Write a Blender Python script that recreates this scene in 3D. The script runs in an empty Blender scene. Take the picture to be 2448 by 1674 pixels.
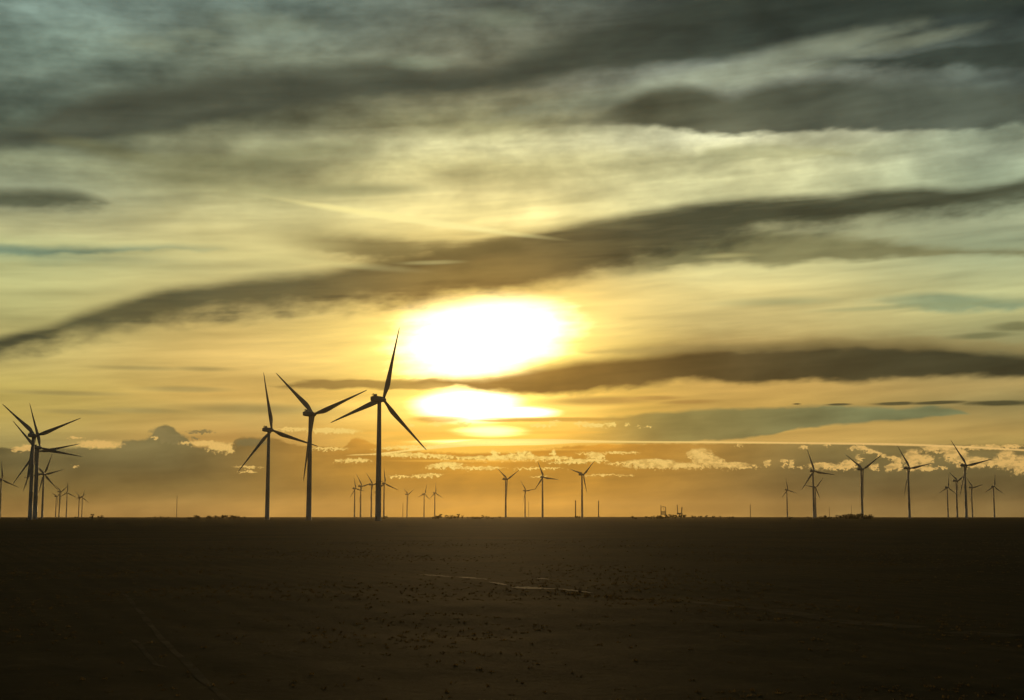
import bpy, bmesh, math, random
from mathutils import Vector, Matrix, noise as mnoise

random.seed(7)
sc = bpy.context.scene
COL = sc.collection
RAD = math.radians

# ------------------------------------------------------------------ survey of the sky directions
# The sky was surveyed from the viewpoint: sight lines (F, PITCH) turn the survey into azimuth / elevation.
F = 3363.0
PITCH = math.atan((1236 - 837) / F)
CAMZ = 2.5
CX, CY = 1224.0, 837.0


def ray(px, py):
    x = (px - CX) / F
    y = (CY - py) / F
    return (x, math.cos(PITCH) - y * math.sin(PITCH), math.sin(PITCH) + y * math.cos(PITCH))


def azel(px, py):
    x, y, z = ray(px, py)
    l = math.sqrt(x * x + y * y + z * z)
    return math.degrees(math.atan2(x, y)), math.degrees(math.asin(z / l))


def s2l(c):
    out = []
    for v in c:
        v = v / 255.0
        out.append(v / 12.92 if v <= 0.04045 else ((v + 0.055) / 1.055) ** 2.4)
    return tuple(out)


# ------------------------------------------------------------------ camera / render settings
cam_d = bpy.data.cameras.new("camera")
cam = bpy.data.objects.new("camera", cam_d)
COL.objects.link(cam)
cam.location = (0, 0, CAMZ)
cam.rotation_euler = (math.pi / 2 + PITCH, 0, 0)
cam_d.sensor_width = 36
cam_d.sensor_fit = 'HORIZONTAL'
cam_d.lens = 36 * F / 2448
cam_d.clip_start = 0.1
cam_d.clip_end = 60000
sc.camera = cam
sc.view_settings.view_transform = 'Standard'
sc.view_settings.look = 'None'
sc.view_settings.gamma = 1
sc.view_settings.exposure = 0
sc.view_settings.use_curve_mapping = False
sc.cycles.max_bounces = 3
sc.cycles.diffuse_bounces = 2
sc.cycles.volume_bounces = 1
sc.cycles.use_adaptive_sampling = True
sc.cycles.adaptive_threshold = 0.03
sc.cycles.adaptive_min_samples = 16
sc.cycles.transparent_max_bounces = 8

SUN_AZ, SUN_EL = azel(1165, 850)

# ------------------------------------------------------------------ node helper
class G:
    """small expression helper for shader node trees"""
    def __init__(s, tree):
        s.t = tree
        s.n = tree.nodes
        s.l = tree.links

    def put(s, sock, v):
        if hasattr(v, 'is_output'):
            s.l.new(v, sock)
        elif isinstance(v, (tuple, list)):
            if len(sock.default_value) == 4 and len(v) == 3:
                v = tuple(v) + (1,)
            sock.default_value = v
        else:
            sock.default_value = v

    def m(s, op, a, b=None, c=None, clamp=False):
        nd = s.n.new('ShaderNodeMath')
        nd.operation = op
        nd.use_clamp = clamp
        s.put(nd.inputs[0], a)
        if b is not None:
            s.put(nd.inputs[1], b)
        if c is not None:
            s.put(nd.inputs[2], c)
        return nd.outputs[0]

    def mix(s, f, a, b, mode='MIX', clamp=True):
        nd = s.n.new('ShaderNodeMix')
        nd.data_type = 'RGBA'
        nd.blend_type = mode
        nd.clamp_factor = clamp
        s.put(nd.inputs[0], f)
        s.put(nd.inputs[6], a)
        s.put(nd.inputs[7], b)
        return nd.outputs[2]

    def xyz(s, x, y, z=0.0):
        nd = s.n.new('ShaderNodeCombineXYZ')
        s.put(nd.inputs[0], x)
        s.put(nd.inputs[1], y)
        s.put(nd.inputs[2], z)
        return nd.outputs[0]

    def rgb(s, x, y, z):
        nd = s.n.new('ShaderNodeCombineColor')
        s.put(nd.inputs[0], x)
        s.put(nd.inputs[1], y)
        s.put(nd.inputs[2], z)
        return nd.outputs[0]

    def noise(s, vec, scale, detail=4, rough=0.5, lac=2.0, dist=0.0):
        nd = s.n.new('ShaderNodeTexNoise')
        s.put(nd.inputs['Vector'], vec)
        nd.inputs['Scale'].default_value = scale
        nd.inputs['Detail'].default_value = detail
        nd.inputs['Roughness'].default_value = rough
        nd.inputs['Lacunarity'].default_value = lac
        nd.inputs['Distortion'].default_value = dist
        return nd.outputs[0]

    def smooth(s, v, lo=0.0, hi=1.0):
        nd = s.n.new('ShaderNodeMapRange')
        nd.interpolation_type = 'SMOOTHSTEP'
        nd.inputs[1].default_value = lo
        nd.inputs[2].default_value = hi
        s.put(nd.inputs[0], v)
        return nd.outputs[0]

    def lin(s, v, a, b, c, d, clamp=True):
        nd = s.n.new('ShaderNodeMapRange')
        nd.clamp = clamp
        for i, q in enumerate((a, b, c, d)):
            nd.inputs[i + 1].default_value = q
        s.put(nd.inputs[0], v)
        return nd.outputs[0]

    def curve(s, v, pts):
        """piecewise curve through pts, both axes 0..1"""
        nd = s.n.new('ShaderNodeFloatCurve')
        cm = nd.mapping
        cm.use_clip = True
        cm.extend = 'HORIZONTAL'
        c = cm.curves[0]
        pts = sorted(pts)
        while len(c.points) < len(pts):
            c.points.new(0.5, 0.5)
        for p, q in zip(c.points, pts):
            p.location = q
            p.handle_type = 'AUTO_CLAMPED'
        cm.update()
        s.put(nd.inputs[1], v)
        return nd.outputs[0]

    def ramp(s, v, stops, mode='LINEAR'):
        nd = s.n.new('ShaderNodeValToRGB')
        cr = nd.color_ramp
        cr.interpolation = mode
        stops = sorted(stops)
        while len(cr.elements) < len(stops):
            cr.elements.new(0.5)
        for e, (p, c) in zip(cr.elements, stops):
            e.position = p
        for e, (p, c) in zip(cr.elements, stops):
            e.color = tuple(c) + (1,)
        s.put(nd.inputs[0], v)
        return nd.outputs[0]


# ------------------------------------------------------------------ the sky (world)
world = bpy.data.worlds.new("World")
sc.world = world
world.use_nodes = True
wt = world.node_tree
wt.nodes.clear()
g = G(wt)
tc = wt.nodes.new('ShaderNodeTexCoord')
sep = wt.nodes.new('ShaderNodeSeparateXYZ')
wt.links.new(tc.outputs['Generated'], sep.inputs[0])
DX, DY, DZ = sep.outputs
AZ = g.m('MULTIPLY', g.m('ARCTAN2', DX, DY), 57.29578)
EL = g.m('MULTIPLY', g.m('ARCSINE', DZ), 57.29578)

AZ_, EL_ = None, None
PXD = math.radians(1) * F          # survey units in one degree
AZ0, AZW = -23.0, 46.0
EL0, ELW = -2.0, 26.0

# noise fields, laid out in azimuth / elevation of the sky
PV = g.xyz(AZ, EL, 0.0)
n_wave = g.noise(g.xyz(g.m('MULTIPLY', AZ, 0.35), g.m('MULTIPLY', EL, 0.9), 3.1), 1.0, 4, 0.55)
n_streak = g.noise(g.xyz(g.m('MULTIPLY', AZ, 0.16), g.m('ADD', g.m('MULTIPLY', EL, 1.7), g.m('MULTIPLY', AZ, -0.10)), 7.7), 1.0, 4, 0.5, 2.1, 0.2)
n_puff = g.noise(g.xyz(g.m('MULTIPLY', AZ, 0.62), g.m('ADD', g.m('MULTIPLY', EL, 1.6), g.m('MULTIPLY', AZ, -0.2)), 1.3), 1.5, 4, 0.5)
n_patch = g.noise(g.xyz(g.m('MULTIPLY', AZ, 0.30), g.m('ADD', g.m('MULTIPLY', EL, 0.62), g.m('MULTIPLY', AZ, -0.06)), 11.0), 1.0, 4, 0.5, 2.0, 0.25)
n_fine = g.noise(PV, 7.5, 4, 0.6)
n_edge = g.noise(g.xyz(AZ, g.m('MULTIPLY', EL, 1.7), 4.0), 3.4, 5, 0.62)
# (a vanishing term keeps the evaluation order, so that the tree stays within the renderer's stack)
n_mot = g.noise(g.xyz(g.m('MULTIPLY', AZ, 0.55), EL, 21.0), 0.75, 4, 0.55)
n_soft = g.m('ADD', g.m('MULTIPLY', n_streak, 0.45), g.m('ADD', g.m('MULTIPLY', n_puff, 0.3), g.m('MULTIPLY', n_wave, 0.25)))
tie = g.m('ADD', g.m('ADD', n_wave, n_streak), g.m('ADD', g.m('ADD', n_puff, n_patch), g.m('ADD', g.m('ADD', n_fine, n_mot), n_edge)))
AZ = g.m('MULTIPLY_ADD', tie, 1e-9, AZ)
EL = g.m('MULTIPLY_ADD', tie, 1e-9, EL)
AZW_ = g.m('ADD', AZ, g.m('MULTIPLY', g.m('SUBTRACT', n_edge, 0.5), 0.9))
ELW_ = g.m('ADD', EL, g.m('MULTIPLY', g.m('SUBTRACT', n_fine, 0.5), 0.42))
AZ_, EL_ = AZ, EL
ELB = g.m('ADD', EL, g.m('ADD', g.m('MULTIPLY', g.m('SUBTRACT', n_fine, 0.5), 0.16), g.m('MULTIPLY', g.m('SUBTRACT', n_edge, 0.5), 0.20)))
EW = g.m('ADD', EL, g.m('ADD', g.m('MULTIPLY', g.m('SUBTRACT', n_wave, 0.5), 0.55), g.m('MULTIPLY', g.m('SUBTRACT', n_puff, 0.5), 0.22)))       # gently waved elevation
UN = g.m('DIVIDE', g.m('SUBTRACT', AZ, AZ0), AZW)


def n01(pts):
    out = []
    for px, py in pts:
        a, e = azel(px, py)
        out.append(((a - AZ0) / AZW, (e - EL0) / ELW))
    return out


def band(top, bot, st=12, sb=12, nz=None, amp=0.6, wave=True, bias=0.5):
    """mask of a cloud band between a traced upper and lower edge; st, sb edge softness"""
    def pinch(t, b):
        t, b = list(t), list(b)
        if max(t[0][0], b[0][0]) > -30:
            x = min(t[0][0], b[0][0])
            y = (t[0][1] + b[0][1]) / 2
            t.insert(0, (x - 50, y + 70))
            b.insert(0, (x - 50, y - 70))
        if min(t[-1][0], b[-1][0]) < 2430:
            x = max(t[-1][0], b[-1][0])
            y = (t[-1][1] + b[-1][1]) / 2
            t.append((x + 50, y + 70))
            b.append((x + 50, y - 70))
        return t, b
    top, bot = pinch(top, bot)
    T = g.curve(UN, n01(top))
    B = g.curve(UN, n01(bot))
    e = EL if wave is None else (EW if wave else ELB)
    ee = g.m('DIVIDE', g.m('SUBTRACT', e, EL0), ELW)
    kt = ELW * PXD / st
    kb = ELW * PXD / sb
    a = g.m('MULTIPLY', g.m('SUBTRACT', T, ee), kt)
    b = g.m('MULTIPLY', g.m('SUBTRACT', ee, B), kb)
    mm = g.m('ADD', g.m('MINIMUM', a, b), bias)
    if nz is not None:
        mm = g.m('ADD', mm, g.m('MULTIPLY', g.m('SUBTRACT', nz, 0.5), amp))
    return g.smooth(mm)


def ell(items, soft=0.35, nz=None, amp=0.9, warp=False):
    """union of soft ellipses (px, py, rx, ry[, tilt degrees])"""
    AZ, EL = (AZW_, ELW_) if warp else (AZ_, EL_)
    best = None
    for it in items:
        px, py, rx, ry = it[:4]
        tilt = it[4] if len(it) > 4 else 0.0
        a, e = azel(px, py)
        c_, s_ = math.cos(RAD(tilt)), math.sin(RAD(tilt))
        kx, ky = PXD / rx, PXD / ry
        if tilt:
            u = g.m('MULTIPLY_ADD', AZ, c_ * kx, g.m('MULTIPLY_ADD', EL, s_ * kx, -(a * c_ + e * s_) * kx))
            w = g.m('MULTIPLY_ADD', AZ, -s_ * ky, g.m('MULTIPLY_ADD', EL, c_ * ky, (a * s_ - e * c_) * ky))
        else:
            u = g.m('MULTIPLY_ADD', AZ, kx, -a * kx)
            w = g.m('MULTIPLY_ADD', EL, ky, -e * ky)
        v = g.m('MULTIPLY_ADD', u, u, g.m('MULTIPLY', w, w))
        best = v if best is None else g.m('MINIMUM', best, v)
    f = g.m('SUBTRACT', 1.0, g.m('SQRT', best))
    if nz is not None:
        f = g.m('ADD', f, g.m('MULTIPLY', g.m('SUBTRACT', nz, 0.5), amp))
    return f, g.smooth(f, -soft, soft)


# --- thin veil of high cloud: its brightness over azimuth and elevation
COLS = [
    (0, [(0, (122, 142, 124)), (100, (124, 144, 122)), (170, (100, 114, 95)), (250, (86, 98, 80)), (330, (90, 100, 78)), (380, (138, 145, 108)), (440, (162, 170, 130)), (500, (150, 152, 110)),
         (545, (188, 186, 128)), (575, (200, 202, 136)), (605, (160, 172, 122)), (630, (192, 194, 128)), (700, (190, 188, 120)), (760, (180, 174, 108)), (860, (198, 180, 106)), (920, (190, 170, 92)),
         (985, (184, 160, 84)), (1050, (168, 150, 88)), (1236, (150, 122, 66))]),
    (600, [(0, (104, 120, 104)), (60, (108, 122, 104)), (130, (124, 134, 108)), (200, (88, 94, 74)), (290, (98, 102, 76)), (350, (142, 144, 104)), (400, (130, 130, 90)), (450, (168, 166, 112)), (500, (196, 190, 128)),
           (560, (198, 188, 122)), (610, (206, 196, 126)), (650, (200, 190, 122)), (780, (204, 178, 102)), (850, (222, 188, 106)), (950, (204, 166, 88)), (985, (188, 158, 88)), (1050, (188, 146, 76)), (1236, (165, 124, 60))]),
    (1165, [(0, (92, 100, 84)), (100, (112, 116, 92)), (200, (100, 100, 76)), (250, (134, 134, 98)), (300, (150, 148, 102)), (345, (212, 208, 148)), (400, (206, 198, 132)), (460, (220, 208, 138)), (515, (252, 236, 152)), (560, (226, 206, 126)),
            (640, (196, 166, 92)), (720, (224, 184, 92)), (850, (244, 204, 92)), (950, (248, 196, 76)), (1050, (244, 184, 66)), (1236, (196, 148, 62))]),
    (1750, [(0, (62, 70, 60)), (100, (72, 80, 68)), (150, (112, 120, 102)), (190, (150, 158, 132)), (240, (110, 114, 92)), (325, (218, 218, 168)), (370, (190, 188, 134)), (420, (216, 214, 152)), (480, (214, 212, 150)), (560, (158, 156, 108)),
            (600, (170, 166, 112)), (645, (220, 212, 140)), (700, (220, 204, 128)), (770, (214, 194, 120)), (810, (186, 162, 96)), (930, (194, 156, 82)), (1000, (190, 154, 78)), (1050, (200, 160, 84)), (1236, (135, 110, 60))]),
    (2448, [(0, (44, 54, 48)), (60, (62, 72, 62)), (110, (74, 84, 72)), (200, (86, 96, 82)), (270, (90, 100, 84)), (320, (152, 164, 130)), (350, (172, 184, 146)), (400, (172, 186, 146)), (470, (150, 162, 124)), (530, (168, 176, 132)),
            (570, (146, 156, 116)), (620, (170, 178, 128)), (690, (190, 192, 130)), (740, (182, 180, 118)), (800, (150, 148, 98)), (920, (176, 152, 92)), (960, (146, 132, 82)), (1030, (178, 148, 82)), (1060, (168, 142, 78)), (1236, (124, 102, 60))]),
]
ewn = g.m('DIVIDE', EW, 22.0)
prev = None
for i, (cx, st) in enumerate(COLS):
    r = g.ramp(ewn, [(min(1, max(0, azel(cx, y)[1] / 22.0)), s2l(c)) for y, c in st])
    if prev is None:
        prev = r
        pa = azel(cx, 700)[0]
    else:
        a = azel(cx, 700)[0]
        prev = g.mix(g.smooth(AZ, pa, a), prev, r)
        pa = a
sky = prev

# clear air above and between the clouds (physical sky)
ns = wt.nodes.new('ShaderNodeTexSky')
ns.sky_type = 'NISHITA'
ns.sun_disc = False
ns.sun_elevation = RAD(SUN_EL)
ns.sun_rotation = RAD(SUN_AZ)
ns.altitude = 100
ns.air_density = 1.2
ns.dust_density = 2.0
nish = g.mix(1.0, ns.outputs[0], (0.012, 0.012, 0.012), 'MULTIPLY')

crm = g.mix(g.smooth(EL, 4.0, 9.0), (1, 1, 1), (1.0, 0.985, 1.09))
sky = g.mix(1.0, sky, crm, 'MULTIPLY')
# streaks and patches of the veil
stv = g.lin(n_streak, 0.28, 0.72, 0.80, 1.18)
upper = g.smooth(EL, 9.5, 16.0)
pv = g.m('MULTIPLY', g.lin(n_patch, 0.3, 0.7, 0.66, 1.30), g.lin(n_mot, 0.32, 0.68, 0.74, 1.26))
pvm = g.m('ADD', 1.0, g.m('MULTIPLY', g.m('SUBTRACT', pv, 1.0), upper))
mod = g.m('MULTIPLY', stv, pvm)
sky = g.mix(1.0, sky, g.rgb(mod, mod, mod), 'MULTIPLY')

# distance to the sun: forward-scattered light in the veil
ca, ce = azel(1150, 828)
dxs = g.m('DIVIDE', g.m('SUBTRACT', AZ, ca), 1.30)
dys = g.m('DIVIDE', g.m('SUBTRACT', EL, ce), 1.0)
rs = g.m('SQRT', g.m('ADD', g.m('MULTIPLY', dxs, dxs), g.m('MULTIPLY', dys, dys)))


def glow(sig, amp, col, power=2.0):
    e = g.m('MULTIPLY', g.m('EXPONENT', g.m('MULTIPLY', g.m('POWER', g.m('DIVIDE', rs, sig), power), -1.0)), amp)
    return g.mix(1.0, g.rgb(e, e, e), col, 'MULTIPLY')


gl = g.mix(1.0, glow(2.1, 0.55, (1.0, 0.82, 0.30), 2.4), glow(2.5, 0.60, (1.0, 0.70, 0.16), 2.0), 'ADD', False)
gl = g.mix(1.0, gl, glow(5.5, 0.16, (1.0, 0.62, 0.12), 2.0), 'ADD', False)
sky = g.mix(1.0, sky, gl, 'ADD', False)

# blown-out light of the sun through the thin places between the bands
_, f1 = ell([(1128, 822, 144, 84), (1195, 788, 142, 66), (1268, 782, 80, 44)], 0.62, n_soft, 1.6)
_, f2 = ell([(1120, 970, 108, 35), (1220, 986, 95, 13)], 0.45, n_streak, 0.5)
_, f3 = ell([(1170, 1031, 70, 11), (1170, 1058, 140, 6)], 0.6, n_streak, 0.5)
_, f0 = ell([(1130, 810, 320, 115), (1280, 800, 240, 60), (1130, 970, 240, 44)], 0.9, n_streak, 0.7)
for fm, cc in ((f0, (0.32, 0.27, 0.09)), (f1, (2.6, 2.1, 1.25)), (f2, (2.4, 2.1, 1.4)), (f3, (1.7, 1.35, 0.5))):
    sky = g.mix(1.0, sky, g.mix(1.0, g.rgb(fm, fm, fm), cc, 'MULTIPLY'), 'ADD', False)
near = g.m('EXPONENT', g.m('MULTIPLY', g.m('POWER', g.m('DIVIDE', rs, 5.2), 1.6), -1.0))   # 1 at the sun, 0 far off


def cloudcol(dark, warm):
    return g.mix(near, s2l(dark), s2l(warm))


cmod = g.m('MULTIPLY', g.lin(n_patch, 0.3, 0.7, 0.74, 1.28), g.lin(n_streak, 0.3, 0.7, 0.86, 1.15))
CM = g.rgb(cmod, cmod, cmod)
nearT = g.m('EXPONENT', g.m('MULTIPLY', g.m('POWER', g.m('DIVIDE', rs, 4.0), 2.0), -1.0))
CD = g.mix(nearT, s2l((60, 62, 45)), s2l((148, 116, 58)))
CD_low = cloudcol((56, 55, 37), (150, 110, 46))
CD_up = g.mix(g.smooth(AZ, -4, 14), s2l((72, 76, 62)), s2l((50, 58, 50)))
MID = cloudcol((132, 126, 88), (160, 128, 66))


def xfade(p0, p1):
    return g.smooth(AZ, azel(p0, 800)[0], azel(p1, 800)[0])


def lay(mask, col, op=1.0, tex=True):
    global sky
    if tex:
        col = g.mix(1.0, col, CM, 'MULTIPLY')
    if hasattr(op, 'is_output') or op != 1.0:
        mask = g.m('MULTIPLY', mask, op)
    sky = g.mix(mask, sky, col)


# upper grey sheet
lay(band([(-60, 330), (60, 300), (150, 260), (300, 215), (450, 200), (600, 180), (750, 165), (900, 158), (1050, 172), (1150, 165), (1250, 128), (1350, 92), (1450, 62), (1550, 30), (1650, 2), (1750, -30), (2000, -60), (2448, -60)],
         [(-60, 345), (150, 352), (300, 320), (450, 305), (600, 280), (750, 248), (900, 232), (1050, 225), (1200, 212), (1300, 190), (1400, 170), (1500, 160), (1650, 150), (1750, 138), (1850, 110), (1950, 85), (2050, 68), (2150, 55), (2300, 40), (2448, 25)],
         60, 34, n_patch, 1.5), CD_up, 0.92)
lay(band([(1900, 180), (2000, 140), (2120, 140), (2200, 122), (2300, 108), (2448, 96)],
         [(1900, 150), (2000, 152), (2150, 162), (2250, 160), (2350, 160), (2448, 165)], 16, 30, n_puff, 0.8), s2l((50, 58, 50)), 0.85)
# pale gap running up to the right, between the sheets
_, mk = ell([(1600, 205, 330, 22, 9), (1800, 178, 190, 26, 7), (1960, 118, 190, 26, 8), (2150, 104, 150, 14, 6)], 0.7, n_puff, 0.9)
lay(mk, s2l((150, 157, 130)), 0.5)
_, mk = ell([(1000, 150, 60, 14, 0), (640, 60, 120, 22, 0), (360, 105, 70, 14, 0), (480, 84, 60, 12), (1190, 45, 70, 18)], 0.9, n_puff, 1.3)
lay(mk, s2l((140, 150, 124)), 0.42)
# lens of cloud at the right
lay(band([(1290, 320), (1340, 284), (1430, 266), (1500, 234), (1580, 214), (1650, 212), (1700, 222), (1740, 236), (1800, 216), (1880, 200), (1980, 194), (2080, 200), (2200, 204), (2300, 212), (2448, 214)],
         [(1290, 300), (1450, 298), (1550, 304), (1650, 312), (1750, 319), (1850, 318), (1950, 312), (2050, 305), (2200, 305), (2300, 308), (2448, 300)],
         36, 17, n_soft, 1.3), g.mix(g.smooth(AZ, 4, 18), s2l((76, 77, 58)), s2l((80, 87, 74))), g.m('MULTIPLY', xfade(1290, 1560), 0.95))
lay(band([(1630, 400), (1700, 358), (1800, 350), (1900, 352), (1980, 356), (2050, 380)], [(1630, 380), (1700, 378), (1800, 388), (1900, 384), (1980, 378), (2050, 365)], 18, 18, n_puff, 1.2), s2l((165, 164, 120)), 0.6)
# small grey patches, left
lay(band([(-50, 455), (60, 452), (130, 456), (200, 466), (260, 492)], [(-50, 492), (60, 496), (130, 494), (200, 490), (260, 480)], 34, 36, n_soft, 2.2), s2l((78, 82, 62)), 0.92)
_, mk = ell([(560, 392, 170, 22, 3), (760, 362, 130, 16, 6), (450, 425, 90, 14), (860, 455, 130, 12, 3), (280, 365, 130, 14, -8)], 0.8, n_streak, 1.6)
lay(mk, s2l((118, 118, 82)), 0.55)
# teal gaps of clear air
lay(band([(-50, 588), (200, 590), (350, 590), (520, 592), (560, 615)], [(-50, 610), (200, 606), (350, 602), (520, 597), (560, 590)], 24, 14, n_soft, 0.8), s2l((126, 146, 118)), g.m('SUBTRACT', 0.95, g.m('MULTIPLY', xfade(120, 560), 0.6)))
lay(band([(2000, 740), (2080, 712), (2160, 702), (2260, 704), (2340, 712), (2448, 716)], [(2000, 715), (2080, 722), (2200, 738), (2300, 742), (2360, 738), (2448, 735)], 26, 20, n_soft, 3.0), s2l((134, 148, 112)), g.m('MULTIPLY', xfade(1980, 2260), 0.9))
_, mk = ell([(2130, 735, 150, 5, 1), (2300, 730, 110, 4, 3), (1870, 722, 120, 10)], 0.8, n_streak, 1.0)
lay(mk, s2l((140, 148, 106)), 0.5)
# its paler trailing edge on the right
lay(band([(1350, 640), (1450, 600), (1550, 586), (1650, 580), (1800, 566), (1950, 572), (2100, 578), (2250, 590), (2448, 600)], [(1350, 650), (1450, 662), (1550, 656), (1650, 640), (1750, 628), (1850, 632), (1950, 630), (2100, 618), (2250, 610), (2448, 605)], 26, 20, n_streak, 2.2), s2l((114, 111, 74)), g.m('MULTIPLY', xfade(1380, 1640), 0.85))
# main diagonal band
lay(band([(-60, 822), (0, 806), (100, 782), (200, 748), (300, 716), (400, 692), (500, 680), (600, 666), (700, 656), (800, 646), (900, 628), (1000, 604), (1100, 586), (1200, 568), (1300, 550), (1400, 530), (1500, 510), (1600, 495), (1700, 481), (1800, 477), (1900, 469), (2000, 465), (2100, 455), (2200, 449), (2300, 452), (2380, 440), (2448, 425)],
         [(-60, 860), (0, 846), (100, 828), (200, 802), (300, 786), (400, 776), (500, 765), (600, 750), (700, 742), (800, 735), (900, 728), (1000, 722), (1100, 712), (1200, 706), (1300, 690), (1400, 660), (1500, 634), (1600, 618), (1700, 590), (1800, 564), (1900, 548), (2000, 536), (2100, 526), (2200, 520), (2300, 514), (2448, 492)],
         34, 66, n_soft, 1.7), CD, g.m('MULTIPLY', g.lin(n_streak, 0.36, 0.62, 0.84, 1.0), 0.98))
lay(band([(620, 600), (655, 560), (720, 553), (820, 562), (920, 572), (1020, 580), (1120, 580), (1220, 570)], [(620, 570), (660, 578), (740, 604), (840, 622), (940, 624), (1040, 618), (1120, 620), (1220, 620)], 40, 40, n_soft, 3.4), cloudcol((104, 98, 62), (132, 108, 58)), g.m('MULTIPLY', xfade(600, 900), 0.85))
# lower right band
lay(band([(960, 925), (1050, 903), (1150, 899), (1230, 890), (1300, 876), (1400, 862), (1500, 852), (1600, 842), (1700, 832), (1800, 824), (1900, 820), (2000, 818), (2100, 820), (2200, 824), (2300, 832), (2448, 842)],
         [(960, 915), (1050, 921), (1150, 930), (1250, 938), (1350, 941), (1450, 928), (1550, 917), (1650, 912), (1750, 914), (1850, 912), (1950, 911), (2030, 915), (2130, 906), (2250, 901), (2350, 900), (2448, 905)],
         34, 22, n_soft, 1.3), CD_low, 0.97)
lay(band([(1380, 850), (1500, 828), (1600, 818), (1700, 816), (1850, 812), (2000, 806), (2150, 806), (2300, 812), (2448, 822)], [(1380, 836), (1500, 846), (1700, 842), (2000, 834), (2200, 836), (2448, 842)], 20, 16, n_streak, 1.6), s2l((134, 116, 70)), 0.5)
lay(band([(600, 940), (660, 924), (720, 910), (800, 905), (900, 908), (1000, 908), (1080, 912)], [(600, 930), (660, 930), (720, 932), (800, 934), (900, 936), (1000, 932), (1080, 925)], 9, 9, n_streak, 2.6), cloudcol((120, 100, 56), (176, 134, 62)), 0.8)
# grey streaks over the horizon, left and right
_, mk = ell([(600, 978, 140, 9, 0), (340, 982, 90, 6), (200, 985, 80, 5), (330, 880, 90, 5), (480, 882, 60, 5), (150, 940, 110, 5), (440, 930, 80, 6)], 0.8, n_streak, 1.3)
lay(mk, s2l((146, 132, 80)), 0.62)
_, mk = ell([(1440, 958, 120, 9, 1), (1650, 961, 60, 5, 1), (1560, 952, 60, 5)], 0.7, n_streak, 0.9)
lay(mk, s2l((158, 120, 60)), 0.75)
_, mk = ell([(1050, 1003, 60, 8, 0), (1190, 1006, 60, 3), (1330, 1003, 160, 5)], 0.5, n_puff, 0.6)
lay(mk, s2l((190, 142, 58)), 0.75)
# teal-grey low sheet at the right
lay(band([(1340, 1040), (1420, 1010), (1500, 998), (1600, 986), (1800, 976), (2000, 972), (2150, 974), (2280, 978), (2330, 1000)],
         [(1340, 1035), (1420, 1050), (1550, 1056), (1700, 1052), (1830, 1040), (1950, 1022), (2100, 1010), (2250, 998), (2330, 985)], 12, 8, n_streak, 0.8), g.mix(g.smooth(AZ, 3, 16), s2l((140, 124, 66)), s2l((120, 126, 86))), g.m('MULTIPLY', xfade(1330, 1620), 0.95))
_, mk = ell([(2140, 965, 48, 4, 0), (2240, 963, 62, 4, 1), (2390, 964, 70, 6, -1), (2005, 967, 26, 2.6), (1905, 966, 10, 1.8)], 0.45, n_puff, 0.8)
lay(mk, s2l((70, 68, 44)), 0.92)
_, mk = ell([(2350, 803, 62, 7, 1), (2440, 780, 60, 10)], 0.6, n_puff, 0.8)
lay(mk, s2l((98, 98, 64)), 0.7)

# low cloud bank on the horizon with cumulus heads
bankN = g.m('ADD', g.m('MULTIPLY', n_fine, 0.6), g.m('MULTIPLY', n_puff, 0.4))
bk = band([(-60, 1066), (60, 1072), (180, 1072), (282, 1072), (292, 1056), (330, 1052), (362, 1046), (372, 1026), (388, 1018), (412, 1022), (430, 1040), (452, 1050), (462, 1068), (510, 1072), (552, 1080), (562, 1050), (590, 1046), (640, 1046), (700, 1062), (760, 1068), (820, 1070), (848, 1046), (880, 1056), (920, 1070), (1000, 1080), (1200, 1084), (1380, 1066), (1500, 1062), (1850, 1060), (2448, 1066)],
          [(-60, 1400), (2448, 1400)], 7, 20, bankN, 2.6, wave=False)
ecol = g.m('DIVIDE', EL, 3.2)
L = g.ramp(ecol, [(0.0, s2l((146, 112, 60))), (0.3, s2l((120, 100, 54))), (0.62, s2l((96, 86, 52))), (1.0, s2l((110, 100, 62)))])
M = g.ramp(ecol, [(0.0, s2l((156, 110, 30))), (0.35, s2l((158, 112, 34))), (0.62, s2l((192, 136, 42))), (1.0, s2l((220, 152, 44)))])
R = g.ramp(ecol, [(0.0, s2l((120, 98, 58))), (0.3, s2l((96, 82, 50))), (0.6, s2l((104, 92, 56))), (1.0, s2l((134, 116, 66)))])
bank = g.mix(g.smooth(AZ, -14, -1.5), L, M)
bank = g.mix(g.smooth(AZ, 0.5, 13.5), bank, R)
nb = g.lin(n_wave, 0.3, 0.7, 0.93, 1.07)
bank = g.mix(1.0, bank, g.rgb(nb, nb, nb), 'MULTIPLY')
lay(bk, bank, 1.0)
_, mk = ell([(385, 1036, 22, 14), (410, 1048, 34, 12), (600, 1058, 36, 9), (480, 1032, 26, 4), (470, 1048, 10, 3)], 0.35, bankN, 1.4, True)
lay(mk, s2l((120, 108, 68)), 0.85)

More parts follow.
